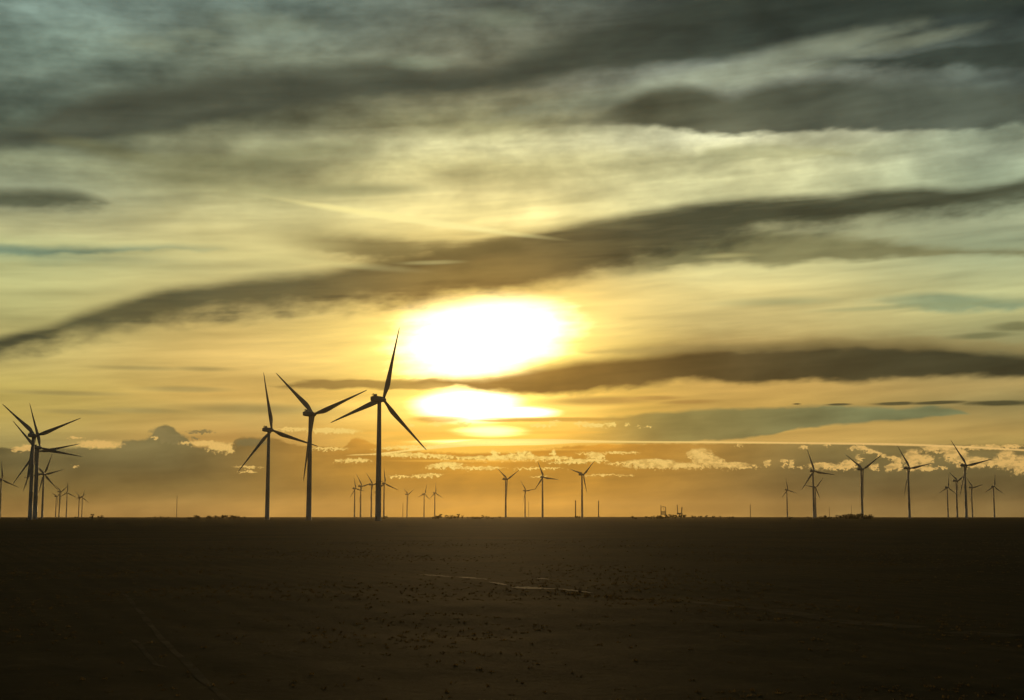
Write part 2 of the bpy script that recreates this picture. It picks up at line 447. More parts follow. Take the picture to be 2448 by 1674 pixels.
# small dark cloud fragments with lit edges
gold = g.mix(near, s2l((222, 178, 102)), (1.15, 0.95, 0.22))
_, mk = ell([(235, 1062, 48, 8), (56, 1074, 20, 6), (70, 1068, 14, 4), (525, 1070, 30, 10), (492, 1060, 40, 6), (548, 1072, 12, 12), (790, 1030, 62, 6), (700, 1026, 40, 4), (178, 1115, 6, 2), (178, 1047, 16, 2),
             (780, 1073, 46, 3), (590, 1117, 28, 3), (592, 1128, 20, 2), (850, 1101, 32, 5), (806, 1101, 10, 3), (445, 1058, 12, 3), (370, 1046, 8, 3)], 0.35, n_fine, 1.2, True)
lay(mk, gold, 0.85, False)
clusters = [
    [(1326, 1011, 12, 6), (1392, 1013, 20, 5), (1423, 1017, 30, 5), (1458, 1015, 15, 4), (1498, 1015, 6, 3), (1529, 1020, 10, 2.4), (1550, 1020, 5, 2), (1043, 1014, 22, 5), (983, 1017, 9, 3), (1105, 1014, 18, 5), (1290, 1017, 22, 4)],
    [(977, 1069, 76, 4, 3), (1210, 1096, 120, 6), (1179, 1085, 9, 11), (1221, 1092, 9, 8), (1243, 1087, 12, 9), (1268, 1090, 14, 8, -30), (1322, 1084, 8, 9), (1334, 1096, 30, 5), (1400, 1102, 50, 4), (1425, 1090, 22, 9), (1481, 1082, 42, 2.6), (1403, 1084, 26, 2)],
    [(997, 1089, 100, 5, -2), (1062, 1113, 42, 7, 4), (1140, 1119, 62, 3.5), (1287, 1120, 56, 2), (1020, 1137, 38, 4, 3), (950, 1139, 22, 2.4), (1454, 1136, 56, 1.6), (1291, 1140, 22, 1.8), (1352, 1106, 40, 2.5), (1480, 1108, 30, 2)],
    [(1558, 1106, 65, 8), (1597, 1114, 100, 7), (1659, 1088, 15, 14), (1678, 1092, 28, 19), (1706, 1104, 25, 13), (1752, 1113, 48, 8), (1835, 1107, 9, 7), (1875, 1102, 8, 4), (1875, 1112, 8, 4), (1893, 1109, 7, 9), (1914, 1118, 8, 3)],
    [(1922, 1069, 13, 4), (1763, 1065, 8, 2.4), (1975, 1063, 3, 4), (2047, 1070, 18, 5), (2086, 1081, 42, 5, -16), (2128, 1094, 26, 4, -14), (2147, 1109, 8, 14), (2131, 1117, 14, 9), (2089, 1117, 12, 8), (2054, 1096, 5, 10), (1967, 1113, 32, 7), (2000, 1117, 40, 6), (2028, 1109, 20, 9)],
    [(2183, 1099, 22, 22), (2215, 1102, 16, 14), (2199, 1121, 35, 5), (2247, 1118, 10, 3), (2247, 1073, 42, 7), (2286, 1089, 30, 18, -20), (2328, 1105, 40, 12), (2370, 1109, 40, 7), (2408, 1099, 26, 20), (2444, 1112, 30, 20), (2360, 1069, 84, 5)],
]
for cl in clusters:
    f, mk = ell(cl, 0.24, n_fine, 1.6, True)
    inner = g.m('MULTIPLY', g.smooth(n_edge, 0.44, 0.62), 0.50)
    lay(g.m('MULTIPLY', mk, g.m('SUBTRACT', 1.0, inner)), gold, 0.92, False)
_, mk = ell([(1010, 1036, 120, 4), (1330, 1034, 90, 3), (1000, 1060, 90, 3), (1240, 1075, 140, 3), (1120, 1102, 150, 3)], 0.7, n_streak, 0.8)
lay(mk, (0.95, 0.50, 0.07), 0.6, False)
# thin lit line of distant cloud edge
lay(band([(820, 1092), (900, 1085), (1000, 1072), (1100, 1056), (1200, 1050), (1300, 1050), (1400, 1053), (1500, 1055), (1700, 1056), (2000, 1059), (2150, 1061), (2300, 1067), (2448, 1075)],
         [(820, 1088), (900, 1086), (1000, 1076), (1100, 1068), (1200, 1064), (1300, 1062), (1400, 1058), (1500, 1058), (1700, 1059), (2000, 1062), (2150, 1065), (2300, 1070), (2448, 1078)], 3, 3, None, 0, wave=None, bias=0.7),
    g.mix(near, s2l((230, 186, 110)), (1.2, 1.0, 0.26)), 0.85, False)
# bright wisps
_, mk = ell([(990, 526, 250, 7.5, -7.2), (1090, 540, 120, 6, -7.2)], 0.6, n_streak, 0.5)
lay(mk, s2l((255, 240, 160)), 0.85, False)
_, mk = ell([(770, 628, 170, 7, -4), (1030, 628, 60, 4, 2), (1740, 612, 50, 5, 1)], 0.95, n_soft, 1.4)
lay(mk, s2l((226, 214, 142)), 0.32, False)

# away from the sunset the overcast is dim
away = g.m('ABSOLUTE', AZ)
dim = g.m('MAXIMUM', g.smooth(away, 23, 48), g.smooth(EL, 21, 36))
sky = g.mix(dim, sky, g.mix(0.3, s2l((58, 64, 60)), nish))
bg = wt.nodes.new('ShaderNodeBackground')
wt.links.new(sky, bg.inputs[0])
bg.inputs[1].default_value = 1.0
wo = wt.nodes.new('ShaderNodeOutputWorld')
wt.links.new(bg.outputs[0], wo.inputs[0])
world.cycles.sampling_method = 'NONE'

# ------------------------------------------------------------------ sun
sd = bpy.data.lights.new("sun", 'SUN')
sd.energy = 0.8
sd.angle = RAD(2.5)
sd.color = (1.0, 0.62, 0.24)
so = bpy.data.objects.new("sun", sd)
COL.objects.link(so)
sv = Vector((math.sin(RAD(SUN_AZ)) * math.cos(RAD(SUN_EL)), math.cos(RAD(SUN_AZ)) * math.cos(RAD(SUN_EL)), math.sin(RAD(SUN_EL))))
so.rotation_euler = (sv).to_track_quat('Z', 'Y').to_euler()


# ------------------------------------------------------------------ materials
def material(name, base, rough=0.7, var=None, scale=1.0, bump=0.0, bscale=20, metallic=0.0, spec=0.5):
    m = bpy.data.materials.new(name)
    m.use_nodes = True
    q = G(m.node_tree)
    b = m.node_tree.nodes['Principled BSDF']
    t = m.node_tree.nodes.new('ShaderNodeTexCoord')
    P = t.outputs['Object']
    if var:
        n = q.noise(P, scale, 5, 0.6)
        q.put(b.inputs['Base Color'], q.mix(q.smooth(n, 0.35, 0.65), base, var))
    else:
        b.inputs['Base Color'].default_value = tuple(base) + (1,)
    b.inputs['Roughness'].default_value = rough
    b.inputs['Metallic'].default_value = metallic
    b.inputs['Specular IOR Level'].default_value = spec
    if bump:
        bn = m.node_tree.nodes.new('ShaderNodeBump')
        bn.inputs['Strength'].default_value = bump
        q.put(bn.inputs['Height'], q.noise(P, bscale, 4, 0.6))
        q.l.new(bn.outputs[0], b.inputs['Normal'])
    return m


M_white = material('turbine_paint', (0.52, 0.51, 0.48), 0.45, (0.42, 0.41, 0.38), 0.15)
M_blade = material('blade_gelcoat', (0.50, 0.49, 0.46), 0.4, (0.40, 0.39, 0.36), 0.2)
M_steel = material('galvanised_steel', (0.22, 0.21, 0.20), 0.6, (0.16, 0.15, 0.14), 1.5, metallic=0.3)
M_pole = material('grey_pole_paint', (0.20, 0.19, 0.17), 0.6, (0.15, 0.14, 0.12), 0.4)
M_leaf = material('dark_foliage', (0.045, 0.050, 0.020), 0.8, (0.07, 0.06, 0.03), 0.5)
M_bark = material('bark', (0.08, 0.06, 0.04), 0.9, (0.05, 0.04, 0.03), 2.0)
M_grass = material('dry_grass', (0.10, 0.078, 0.038), 0.9, (0.06, 0.056, 0.026), 0.25, spec=0.15)
M_track = material('pale_track_soil', (0.42, 0.32, 0.20), 0.85, (0.24, 0.18, 0.11), 1.1, 0.4, 6, spec=0.03)
M_rut = material('rut_soil', (0.145, 0.108, 0.055), 0.85, (0.08, 0.06, 0.028), 0.9, 0.4, 6, spec=0.022)

nt_ = M_grass.node_tree
pb = nt_.nodes['Principled BSDF']
tl = nt_.nodes.new('ShaderNodeBsdfTranslucent')
tl.inputs[0].default_value = (0.16, 0.115, 0.045, 1)
mx = nt_.nodes.new('ShaderNodeMixShader')
mx.inputs[0].default_value = 0.65
nt_.links.new(pb.outputs[0], mx.inputs[1])
nt_.links.new(tl.outputs[0], mx.inputs[2])
nt_.links.new(mx.outputs[0], nt_.nodes['Material Output'].inputs[0])

# ground material: dark ploughed soil, thin stubble, wide patches
mg = bpy.data.materials.new('field_soil')
mg.use_nodes = True
q = G(mg.node_tree)
bsd = mg.node_tree.nodes['Principled BSDF']
tcg = mg.node_tree.nodes.new('ShaderNodeTexCoord')
P = tcg.outputs['Object']
sp = mg.node_tree.nodes.new('ShaderNodeSeparateXYZ')
mg.node_tree.links.new(P, sp.inputs[0])
w1 = q.noise(P, 0.05, 6, 0.6)
w2 = q.noise(P, 1.3, 6, 0.65)
w3 = q.noise(P, 0.006, 4, 0.5)
# furrow rows running away to the left
row = q.m('ADD', q.m('MULTIPLY', sp.outputs[0], 0.92), q.m('MULTIPLY', sp.outputs[1], 0.38))
rows = q.m('ADD', q.m('MULTIPLY', q.m('SINE', q.m('ADD', q.m('MULTIPLY', row, 5.2), q.m('MULTIPLY', w2, 3.0))), 0.5), 0.5)
c1 = q.mix(q.smooth(w1, 0.35, 0.65), (0.100, 0.070, 0.028), (0.064, 0.051, 0.023))
c2 = q.mix(q.m('MULTIPLY', q.smooth(w2, 0.5, 0.75), 0.55), c1, (0.14, 0.10, 0.045))
c3 = q.mix(q.m('MULTIPLY', rows, 0.25), c2, (0.04, 0.034, 0.018))
c4 = q.mix(q.m('MULTIPLY', q.smooth(w3, 0.4, 0.62), 0.35), c3, (0.09, 0.072, 0.036))
q.put(bsd.inputs['Base Color'], c4)
bsd.inputs['Roughness'].default_value = 0.85
bsd.inputs['Specular IOR Level'].default_value = 0.022
bsd.inputs['Specular Tint'].default_value = (1.0, 0.78, 0.42, 1)
bmp = mg.node_tree.nodes.new('ShaderNodeBump')
bmp.inputs['Strength'].default_value = 0.5
bmp.inputs['Distance'].default_value = 0.06
q.put(bmp.inputs['Height'], q.m('ADD', q.m('MULTIPLY', q.noise(P, 3.0, 7, 0.7), 1.0), q.m('MULTIPLY', rows, 0.35)))
mg.node_tree.links.new(bmp.outputs[0], bsd.inputs['Normal'])


def matte(mat, fac, warm=(1, 1, 1)):
    """loose soil: mostly diffuse, only a part of it carries the low-angle sheen"""
    nt = mat.node_tree
    p = nt.nodes['Principled BSDF']
    d = nt.nodes.new('ShaderNodeBsdfDiffuse')
    d.inputs['Roughness'].default_value = 1.0
    for src, dst in (('Base Color', 'Color'), ('Normal', 'Normal')):
        if p.inputs[src].is_linked:
            nt.links.new(p.inputs[src].links[0].from_socket, d.inputs[dst])
    mx = nt.nodes.new('ShaderNodeMixShader')
    mx.inputs[0].default_value = fac
    nt.links.new(d.outputs[0], mx.inputs[1])
    nt.links.new(p.outputs[0], mx.inputs[2])
    nt.links.new(mx.outputs[0], nt.nodes['Material Output'].inputs[0])


matte(mg, 0.36)
matte(M_track, 0.7)
matte(M_rut, 0.36)


# ------------------------------------------------------------------ object helpers
def link(name, me, mat, parent=None, smooth=False):
    o = bpy.data.objects.new(name, me)
    COL.objects.link(o)
    if mat and not me.materials:
        me.materials.append(mat)
    if smooth:
        for p in me.polygons:
            p.use_smooth = True
    if parent:
        o.parent = parent
    return o


def from_bm(name, bm, mat, parent=None, smooth=False):
    me = bpy.data.meshes.new(name)
    bm.normal_update()
    bm.to_mesh(me)
    bm.free()
    return link(name, me, mat, parent, smooth)


def loft(bm, rings, cap=True):
    vs = [[bm.verts.new(p) for p in r] for r in rings]
    n = len(vs[0])
    for a, b in zip(vs, vs[1:]):
        for i in range(n):
            j = (i + 1) % n
            bm.faces.new((a[i], a[j], b[j], b[i]))
    if cap:
        bm.faces.new(list(reversed(vs[0])))
        bm.faces.new(vs[-1])


def circ(r, z, n=24, c=(0, 0)):
    return [(c[0] + r * math.cos(2 * math.pi * i / n), c[1] + r * math.sin(2 * math.pi * i / n), z) for i in range(n)]


def rod(bm, a, b, r0, r1=None, n=8):
    a, b = Vector(a), Vector(b)
    r1 = r0 if r1 is None else r1
    qd = (b - a).to_track_quat('Z', 'Y')
    rings = []
    for p, r in ((a, r0), (b, r1)):
        rings.append([p + qd @ Vector((r * math.cos(2 * math.pi * i / n), r * math.sin(2 * math.pi * i / n), 0)) for i in range(n)])
    loft(bm, rings)


def box(bm, c, s, bev=0.0):
    r = bmesh.ops.create_cube(bm, size=1.0)
    vs = r['verts']
    for v in vs:
        v.co = Vector((v.co.x * s[0] + c[0], v.co.y * s[1] + c[1], v.co.z * s[2] + c[2]))
    if bev:
        es = list({e for v in vs for e in v.link_edges})
        bmesh.ops.bevel(bm, geom=es, offset=bev, segments=3, affect='EDGES')


def empty(name, loc, rz=0.0):
    o = bpy.data.objects.new(name, None)
    COL.objects.link(o)
    o.location = loc
    o.rotation_euler = (0, 0, rz)
    o.empty_display_size = 2
    return o


def tag(o, label, cat, group=None):
    o['label'] = label
    o['category'] = cat
    if group:
        o['group'] = group
    return o


# ------------------------------------------------------------------ ground
def swell(x, y):
    d = math.hypot(x, y)
    if d < 1:
        return 0.0
    a = math.degrees(math.atan2(x, y))
    t = min(1, max(0, (d - 1800) / 2600))
    t = t * t * (3 - 2 * t)
    h = t * (2.6 * math.exp(-((a - 4) / 8.0) ** 2) + 0.9 * math.exp(-((a + 9) / 5.0) ** 2))
    h += t * 0.5 * mnoise.noise(Vector((a * 1.3, d / 1500, 2)))
    return h


def relief(x, y):
    d = math.hypot(x, y)
    near_ = min(1.0, d / 12)
    f = 1.0 / (1.0 + d / 400)
    z = 0.09 * mnoise.noise(Vector((x / 7, y / 7, 0))) + 0.05 * mnoise.noise(Vector((x / 1.9, y / 1.9, 5))) + 0.10 * mnoise.noise(Vector((x / 33, y / 33, 9)))
    # shallow ditch edge running to the right
    return z * f * near_ + swell(x, y)


bm = bmesh.new()
rr = [0.0, 2.0]
while rr[-1] < 15200:
    rr.append(rr[-1] * (1.022 if rr[-1] < 120 else (1.05 if rr[-1] < 900 else 1.12)) + 0.02)
angs = []
a = -180.0
while a < 180 - 1e-6:
    angs.append(a)
    a += 0.5 if -32 <= a < 32 else 4.0
prev = None
c0 = bm.verts.new((0, 0, 0))
for r_ in rr[1:]:
    ring = [bm.verts.new((r_ * math.sin(RAD(t)), r_ * math.cos(RAD(t)), relief(r_ * math.sin(RAD(t)), r_ * math.cos(RAD(t))))) for t in angs]
    n = len(ring)
    for i in range(n):
        j = (i + 1) % n
        if prev is None:
            bm.faces.new((c0, ring[j], ring[i]))
        else:
            bm.faces.new((prev[i], prev[j], ring[j], ring[i]))
    prev = ring
bmesh.ops.recalc_face_normals(bm, faces=bm.faces)
gr = from_bm('ground', bm, mg, None, True)
if gr.data.polygons[len(gr.data.polygons) // 2].normal.z < 0:
    gr.data.flip_normals()
gr['kind'] = 'structure'


from mathutils.bvhtree import BVHTree
_bv = BVHTree.FromPolygons([v.co[:] for v in gr.data.vertices], [p.vertices[:] for p in gr.data.polygons])


def gz(x, y):
    h = _bv.ray_cast(Vector((x, y, 50)), Vector((0, 0, -1)))
    return h[0].z if h[0] else 0.0


def on_ground(px, py):
    x, y, z = ray(px, py)
    t = CAMZ / -z
    return x * t, y * t


# pale bare patches of a field track
bm = bmesh.new()
rt = random.Random(3)
for (x0, y0, x1, y1, th) in [(1082, 1379, 1166, 1388, 4.0), (1168, 1396, 1214, 1403, 3.6), (1222, 1408, 1330, 1411, 5.0), (1282, 1383, 1313, 1384.5, 2.6), (1000, 1374, 1085, 1379, 2.4), (1330, 1411, 1420, 1418, 2.5)]:
    n = 26
    up, dn = [], []
    for i in range(n + 1):
        t = i / n
        px = x0 + (x1 - x0) * t
        py = y0 + (y1 - y0) * t + rt.uniform(-0.5, 0.5)
        h = th * (math.sin(math.pi * min(1, max(0, t))) ** 0.5) * rt.uniform(0.5, 1.1) * 0.5 + 0.05
        for lst, s in ((up, -1), (dn, 1)):
            gx, gy = on_ground(px, py + s * h)
            lst.append(bm.verts.new((gx, gy, gz(gx, gy) + 0.012)))
    for i in range(n):
        bm.faces.new((dn[i], dn[i + 1], up[i + 1], up[i]))
tr = from_bm('dirt_track', bm, M_track)
tr['kind'] = 'structure'
# faint wheel ruts, lower left and right
bm = bmesh.new()
for (pts, w0) in [([(296, 1424), (345, 1480), (400, 1545), (470, 1610), (560, 1690)], 0.09), ([(318, 1530), (345, 1560), (372, 1592), (400, 1600)], 0.06),
                  ([(1850, 1458), (2000, 1478), (2120, 1490), (2260, 1502), (2448, 1516)], 0.5), ([(1650, 1438), (1850, 1462), (2100, 1495)], 0.22)]:
    gp = [on_ground(*p) for p in pts]
    path = []
    for (ax, ay), (bx, by) in zip(gp, gp[1:]):
        for k in range(24):
            path.append((ax + (bx - ax) * k / 24, ay + (by - ay) * k / 24))
    pv_ = None
    for i in range(len(path) - 1):
        (ax, ay), (bx, by) = path[i], path[i + 1]
        l = math.hypot(bx - ax, by - ay) or 1
        nx, ny = -(by - ay) / l, (bx - ax) / l
        w = w0 * (0.75 + 0.5 * mnoise.noise(Vector((ax / 2.2, ay / 2.2, 3))))
        cur = [bm.verts.new((ax + nx * w * s, ay + ny * w * s, gz(ax + nx * w * s, ay + ny * w * s) + 0.004)) for s in (-1, 1)]
        if pv_ and mnoise.noise(Vector((ax / 3.5, ay / 3.5, 8))) > -0.32:
            bm.faces.new((pv_[0], pv_[1], cur[1], cur[0]))
        pv_ = cur
tr = from_bm('wheel_ruts', bm, M_rut)
tr['kind'] = 'structure'

# grass and stubble over the near field
me = bpy.data.meshes.new('grass')
verts, faces = [], []
rg = random.Random(11)


def tuft(x, y, h, n, spread):
    z = gz(x, y) - 0.01
    for _ in range(n):
        a = rg.uniform(0, 6.283)
        l = rg.uniform(0.2, 1.0) * spread
        hh = h * rg.uniform(0.5, 1.15)
        w = 0.010 + 0.00022 * y
        bx, by = x + rg.gauss(0, spread * 0.4), y + rg.gauss(0, spread * 0.4)
        ux, uy = math.cos(a + 1.57) * w, math.sin(a + 1.57) * w
        tx, ty = bx + math.cos(a) * l, by + math.sin(a) * l
        k = len(verts)
        verts.extend([(bx - ux, by - uy, z), (bx + ux, by + uy, z), ((bx + tx) / 2 + ux * .8, (by + ty) / 2 + uy * .8, z + hh * .62), ((bx + tx) / 2 - ux * .8, (by + ty) / 2 - uy * .8, z + hh * .62), (tx, ty, z + hh)])
        faces.extend([(k, k + 1, k + 2, k + 3), (k + 3, k + 2, k + 4)])


for _ in range(20000):
    d = 9 + 150 * rg.random() ** 1.6
    t = RAD(rg.uniform(-27, 27))
    x, y = d * math.sin(t), d * math.cos(t)
    k = mnoise.noise(Vector((x / 9, y / 14, 4)))
    if k < 0.05 and rg.random() < 0.85:
        continue
    tuft(x, y, rg.uniform(0.02, 0.055) * (1 + 0.6 * max(0, k)), 5, 0.08)
# taller dark grass along the edge of the track
for (x0, y0, x1, y1, n) in [(1330, 1416, 1620, 1440, 60)]:
    for _ in range(n):
        t = rg.random()
        gx, gy = on_ground(x0 + (x1 - x0) * t + rg.gauss(0, 4), y0 + (y1 - y0) * t + rg.gauss(0, 2.2))
        tuft(gx, gy, rg.uniform(0.05, 0.09), 5, 0.12)
me.from_pydata(verts, [], faces)
gs = link('grass', me, M_grass)
gs['kind'] = 'stuff'
gs['label'] = 'short dry grass and stubble scattered over the dark field'
gs['category'] = 'grass'


# ------------------------------------------------------------------ wind turbine
def tower_mesh():
    bm = bmesh.new()
    zs = [-6, 0, 0.35, 0.36, 26, 26.12, 26.24, 52, 52.1, 52.2, 77.6, 78.2]
    rs_ = []
    for z in zs:
        t = max(0, z) / 78
        r = 2.05 * (1 - t) + 1.28 * t
        if z <= 0.35:
            r = 2.2
        if z in (26.12, 52.1):
            r += 0.05
        rs_.append(circ(r, z, 32))
    loft(bm, rs_)
    return bm


def blade_mesh():
    """50 m blade along +Z, chord in X, thickness in Y"""
    bm = bmesh.new()
    st = [(0.0, 1.9, 1.0, 0), (0.9, 1.9, 1.0, 0), (2.5, 1.95, 0.96, 14), (5, 2.6, 0.62, 13), (8, 3.55, 0.36, 12), (11, 3.95, 0.27, 10), (15, 3.6, 0.24, 8), (20, 3.0, 0.21, 6), (26, 2.35, 0.19, 4), (32, 1.85, 0.18, 2.5), (38, 1.42, 0.17, 1.2), (44, 1.02, 0.16, 0), (47.5, 0.72, 0.15, -0.5), (49.4, 0.4, 0.14, -0.5), (50.0, 0.08, 0.14, -0.5)]
    rings = []
    N = 20
    for z, ch, th, tw in st:
        ring = []
        k = min(1.0, max(0.0, (z - 1.0) / 8.0))
        k = k * k * (3 - 2 * k)
        for i in range(N):
            a = 2 * math.pi * i / N
            cx = math.cos(a) * ch / 2
            cy = math.sin(a) * ch / 2 * th
            # airfoil: fine trailing edge, leading edge set near the pitch axis
            u = (1 - math.cos(a)) / 2
            cy *= (1 - k) + k * (0.25 + 1.1 * u)
            cx -= 0.20 * ch * k * -1
            ca_, sa_ = math.cos(RAD(tw)), math.sin(RAD(tw))
            bend = 1.3 * (z / 50) ** 2
            ring.append((cx * ca_ - cy * sa_, cx * sa_ + cy * ca_ + bend, z))
        rings.append(ring)
    loft(bm, rings)
    return bm


def nacelle_mesh():
    bm = bmesh.new()
    secs = [(-7.6, 1.25, 78.7, 81.0), (-7.3, 1.6, 78.35, 81.5), (-5.0, 1.85, 78.1, 82.0), (0.0, 1.9, 78.0, 82.0), (1.9, 1.8, 78.1, 81.8), (2.6, 1.45, 78.5, 81.4)]
    rings = []
    for y, hw, z0, z1 in secs:
        ring = []
        c = (z0 + z1) / 2
        hh = (z1 - z0) / 2
        for i in range(24):
            a = 2 * math.pi * i / 24
            cx, sx = math.cos(a), math.sin(a)
            p = 0.42
            ring.append((hw * math.copysign(abs(cx) ** p, cx), y, c + hh * math.copysign(abs(sx) ** p, sx)))
        rings.append(ring)
    loft(bm, rings)
    return bm


def cooler_mesh():
    bm = bmesh.new()
    box(bm, (0, -4.4, 82.55), (2.5, 1.5, 1.25), 0.2)
    return bm


def vane_mesh():
    bm = bmesh.new()
    rod(bm, (0.5, -6.7, 81.2), (0.5, -6.9, 83.1), 0.16, 0.10)
    rod(bm, (-0.5, -6.7, 81.2), (-0.5, -6.9, 83.0), 0.16, 0.10)
    rod(bm, (-0.75, -6.88, 82.95), (0.75, -6.88, 82.95), 0.12)
    box(bm, (0.5, -6.9, 83.2), (0.5, 0.6, 0.4), 0.08)
    return bm


def hub_mesh():
    bm = bmesh.new()
    rings = []
    for y, r in [(2.65, 1.25), (3.0, 1.5), (4.2, 1.62), (5.2, 1.45), (6.0, 1.05), (6.5, 0.55), (6.68, 0.12)]:
        rings.append([(r * math.cos(2 * math.pi * i / 24), y, 80 + r * math.sin(2 * math.pi * i / 24)) for i in range(24)])
    loft(bm, rings)
    return bm


def door_mesh():
    bm = bmesh.new()
    box(bm, (0, -2.1, 1.9), (1.0, 0.12, 2.2), 0.03)
    box(bm, (0, -2.9, 0.5), (1.4, 1.5, 0.16), 0.02)
    for k in range(3):
        box(bm, (0, -3.9 - 0.3 * k, 0.36 - 0.15 * k), (1.2, 0.28, 0.05))
    return bm


def turbine_proto():
    root = empty('wind_turbine', (0, 0, 0))
    tw = from_bm('tower', tower_mesh(), M_white, root, True)
    from_bm('door', door_mesh(), M_steel, tw)
    nc = from_bm('nacelle', nacelle_mesh(), M_white, root, True)
    from_bm('cooler', cooler_mesh(), M_white, nc)
    from_bm('weather_mast', vane_mesh(), M_steel, nc)
    from_bm('hub', hub_mesh(), M_white, root, True)
    b0 = from_bm('blade', blade_mesh(), M_blade, root, True)
    for k in range(2):
        b = b0.copy()
        COL.objects.link(b)
        b.parent = root
    return root


def kids(o):
    return [c for c in bpy.data.objects if c.parent == o]


def copy_tree(o, parent=None):
    c = o.copy()
    COL.objects.link(c)
    c.parent = parent
    for ch in kids(o):
        copy_tree(ch, c)
    return c


NEAR = 'wind turbines standing close in the dark field'
FARL = 'distant wind turbines over the horizon'
# (x, y, heading of rotor axis, rotor phase, rotor scale, label, group)
TURB = [
    (-1069, 2956, 7, 96, 0.81, 'wind turbine cut off by the left edge of the photo'),
    (-459, 1349, 11, 20, 0.98, 'thickest and tallest turbine of the overlapping cluster at far left, highest hub'),
    (-534, 1587, 17, 109, 1.09, 'turbine behind the thickest left tower, with one blade reaching down to the left'),
    (-567, 1681, 0, 11, 0.99, 'third turbine of the tight left cluster, lowest hub, hidden behind the thick tower'),
    (-847, 2553, -4, 71, 0.76, 'slim turbine right of the thick left tower with one blade nearly upright'),
    (-859, 2589, -4, 15, 0.72, 'slim turbine right of the thick left tower with one blade slanting up right'),
    (-1740, 5400, 35, 39, 0.86, 'first tiny turbine right of the left cluster, lowest of the three slim ones'),
    (-1405, 4393, 39, 28, 0.90, 'tiny turbine with blades in a wide V, second right of the left cluster'),
    (-1430, 4544, -3, 92, 0.70, 'tiny turbine with one blade straight up, third right of the left cluster'),
    (-1717, 5611, 29, 21, 0.72, 'left one of the two touching tiny turbines before the empty stretch'),
    (-1704, 5610, -3, 78, 0.66, 'right one of the two touching tiny turbines before the empty stretch'),
    (-218, 1261, 30, 103, 1.09, 'leftmost and shortest of the three big turbines left of the sun'),
    (-153, 1066, 30, 19, 1.03, 'middle one of the three big turbines, blade hanging down beside its tower'),
    (-88, 931, 34, 76, 0.99, 'tallest of the three big turbines, nearest the sun, one blade straight up'),
    (-432, 3883, 38, 107, 0.68, 'leftmost of the small turbines around the foot of the tallest turbine'),
    (-384, 3589, 48, 11, 0.87, 'second small turbine left of the tallest turbine, blades in a wide V'),
    (-340, 3420, 45, 13, 0.80, 'small turbine right beside the left of the tallest turbine tower'),
    (-298, 3292, 24, 96, 0.76, 'small turbine just right of the tallest turbine tower, blade pointing up'),
    (-362, 4883, 52, 27, 0.74, 'tiny faint turbine with V blades, between the thin mast and a tiny pair'),
    (-298, 4796, 37, 78, 0.66, 'left one of the tiny faint turbine pair with upright blades under the sun'),
    (-251, 4599, 41, 92, 0.68, 'right one of the tiny faint turbine pair with upright blades under the sun'),
    (-13, 2925, 51, 26, 0.83, 'left one of the three mid-size turbines right of the sun, blades in a V'),
    (39, 4223, 45, 8, 0.79, 'short turbine standing low between two mid-size ones right below the sun'),
    (60, 2780, 26, 112, 0.66, 'middle one of three mid-size turbines, one blade level to the right'),
    (129, 2604, 46, 43, 0.72, 'tallest of the three mid-size turbines, between two bare poles'),
    (794, 4084, 52, 103, 0.69, 'small lone turbine left of the four tall right-hand turbines'),
    (513, 2406, 44, 110, 0.82, 'leftmost of the four tall right-hand turbines, blade down to the left'),
    (803, 3743, 37, 50, 0.64, 'small turbine half hidden just behind the leftmost tall right-hand turbine'),
    (572, 2312, 60, 28, 0.98, 'second tall right-hand turbine, blades in a V above the tree clump'),
    (636, 2266, 64, 8, 0.97, 'third tall right-hand turbine, standing alone with one level blade'),
    (1151, 3738, 56, 85, 0.70, 'small turbine with one upright blade, leftmost of the rightmost group'),
    (963, 3063, 71, 27, 0.76, 'medium V-bladed turbine just left of the tallest one in the rightmost group'),
    (686, 2138, 63, 9, 1.04, 'tallest turbine of the rightmost group, high hub and long blades'),
    (1224, 3765, 67, 11, 0.79, 'small turbine just right of the tallest one in the rightmost group'),
    (1239, 3637, 57, 85, 0.68, 'small turbine farthest right, standing apart with one upright blade'),
]
proto = turbine_proto()
for i, (x, y, yaw, ph, s, lab) in enumerate(TURB):
    o = proto if i == 0 else copy_tree(proto)
    o.location = (x, y, 0)
    o.rotation_euler = (0, 0, -RAD(yaw))
    tag(o, lab, 'wind turbine', NEAR if y < 1800 else FARL)
    k = 0
    for c in kids(o):
        if c.name.split('.')[0] == 'blade':
            c.location = (0, 4.2, 80)
            c.rotation_euler = (0, math.pi / 2 - RAD(ph + 120 * k), 0)
            c.scale = (0.9 + 0.1 * s, 0.9 + 0.1 * s, s)
            k += 1


# ------------------------------------------------------------------ masts and poles
def place(px, dist):
    x, y, z = ray(px, 1236)
    return x / y * dist, dist


def pole(px, dist, h, r, label, collar=False):
    x, y = place(px, dist)
    root = empty('pole', (x, y, 0))
    bm = bmesh.new()
    loft(bm, [circ(r * 1.15, -5, 14), circ(r * 1.1, h * 0.5, 14), circ(r, h * 0.96, 14), circ(r * 0.7, h, 14)])
    from_bm('shaft', bm, M_pole, root, True)
    bm = bmesh.new()
    loft(bm, [circ(r * 2.0, -5, 14), circ(r * 2.0, 3.2, 14), circ(r * 1.5, 4.2, 14)])
    from_bm('base_section', bm, M_steel, root, True)
    bm = bmesh.new()
    rod(bm, (0, 0, h - 0.3), (0, 0, h + 1.2), 0.3, 0.1)
    from_bm('cap', bm, M_steel, root, True)
    tag(root, label, 'pole', 'bare poles on the horizon')


pole(1376, 3300, 41, 1.15, 'bare dark pole just left of the tallest mid-size turbine')
pole(1431, 3300, 40, 1.05, 'bare dark pole just right of the tallest mid-size turbine')


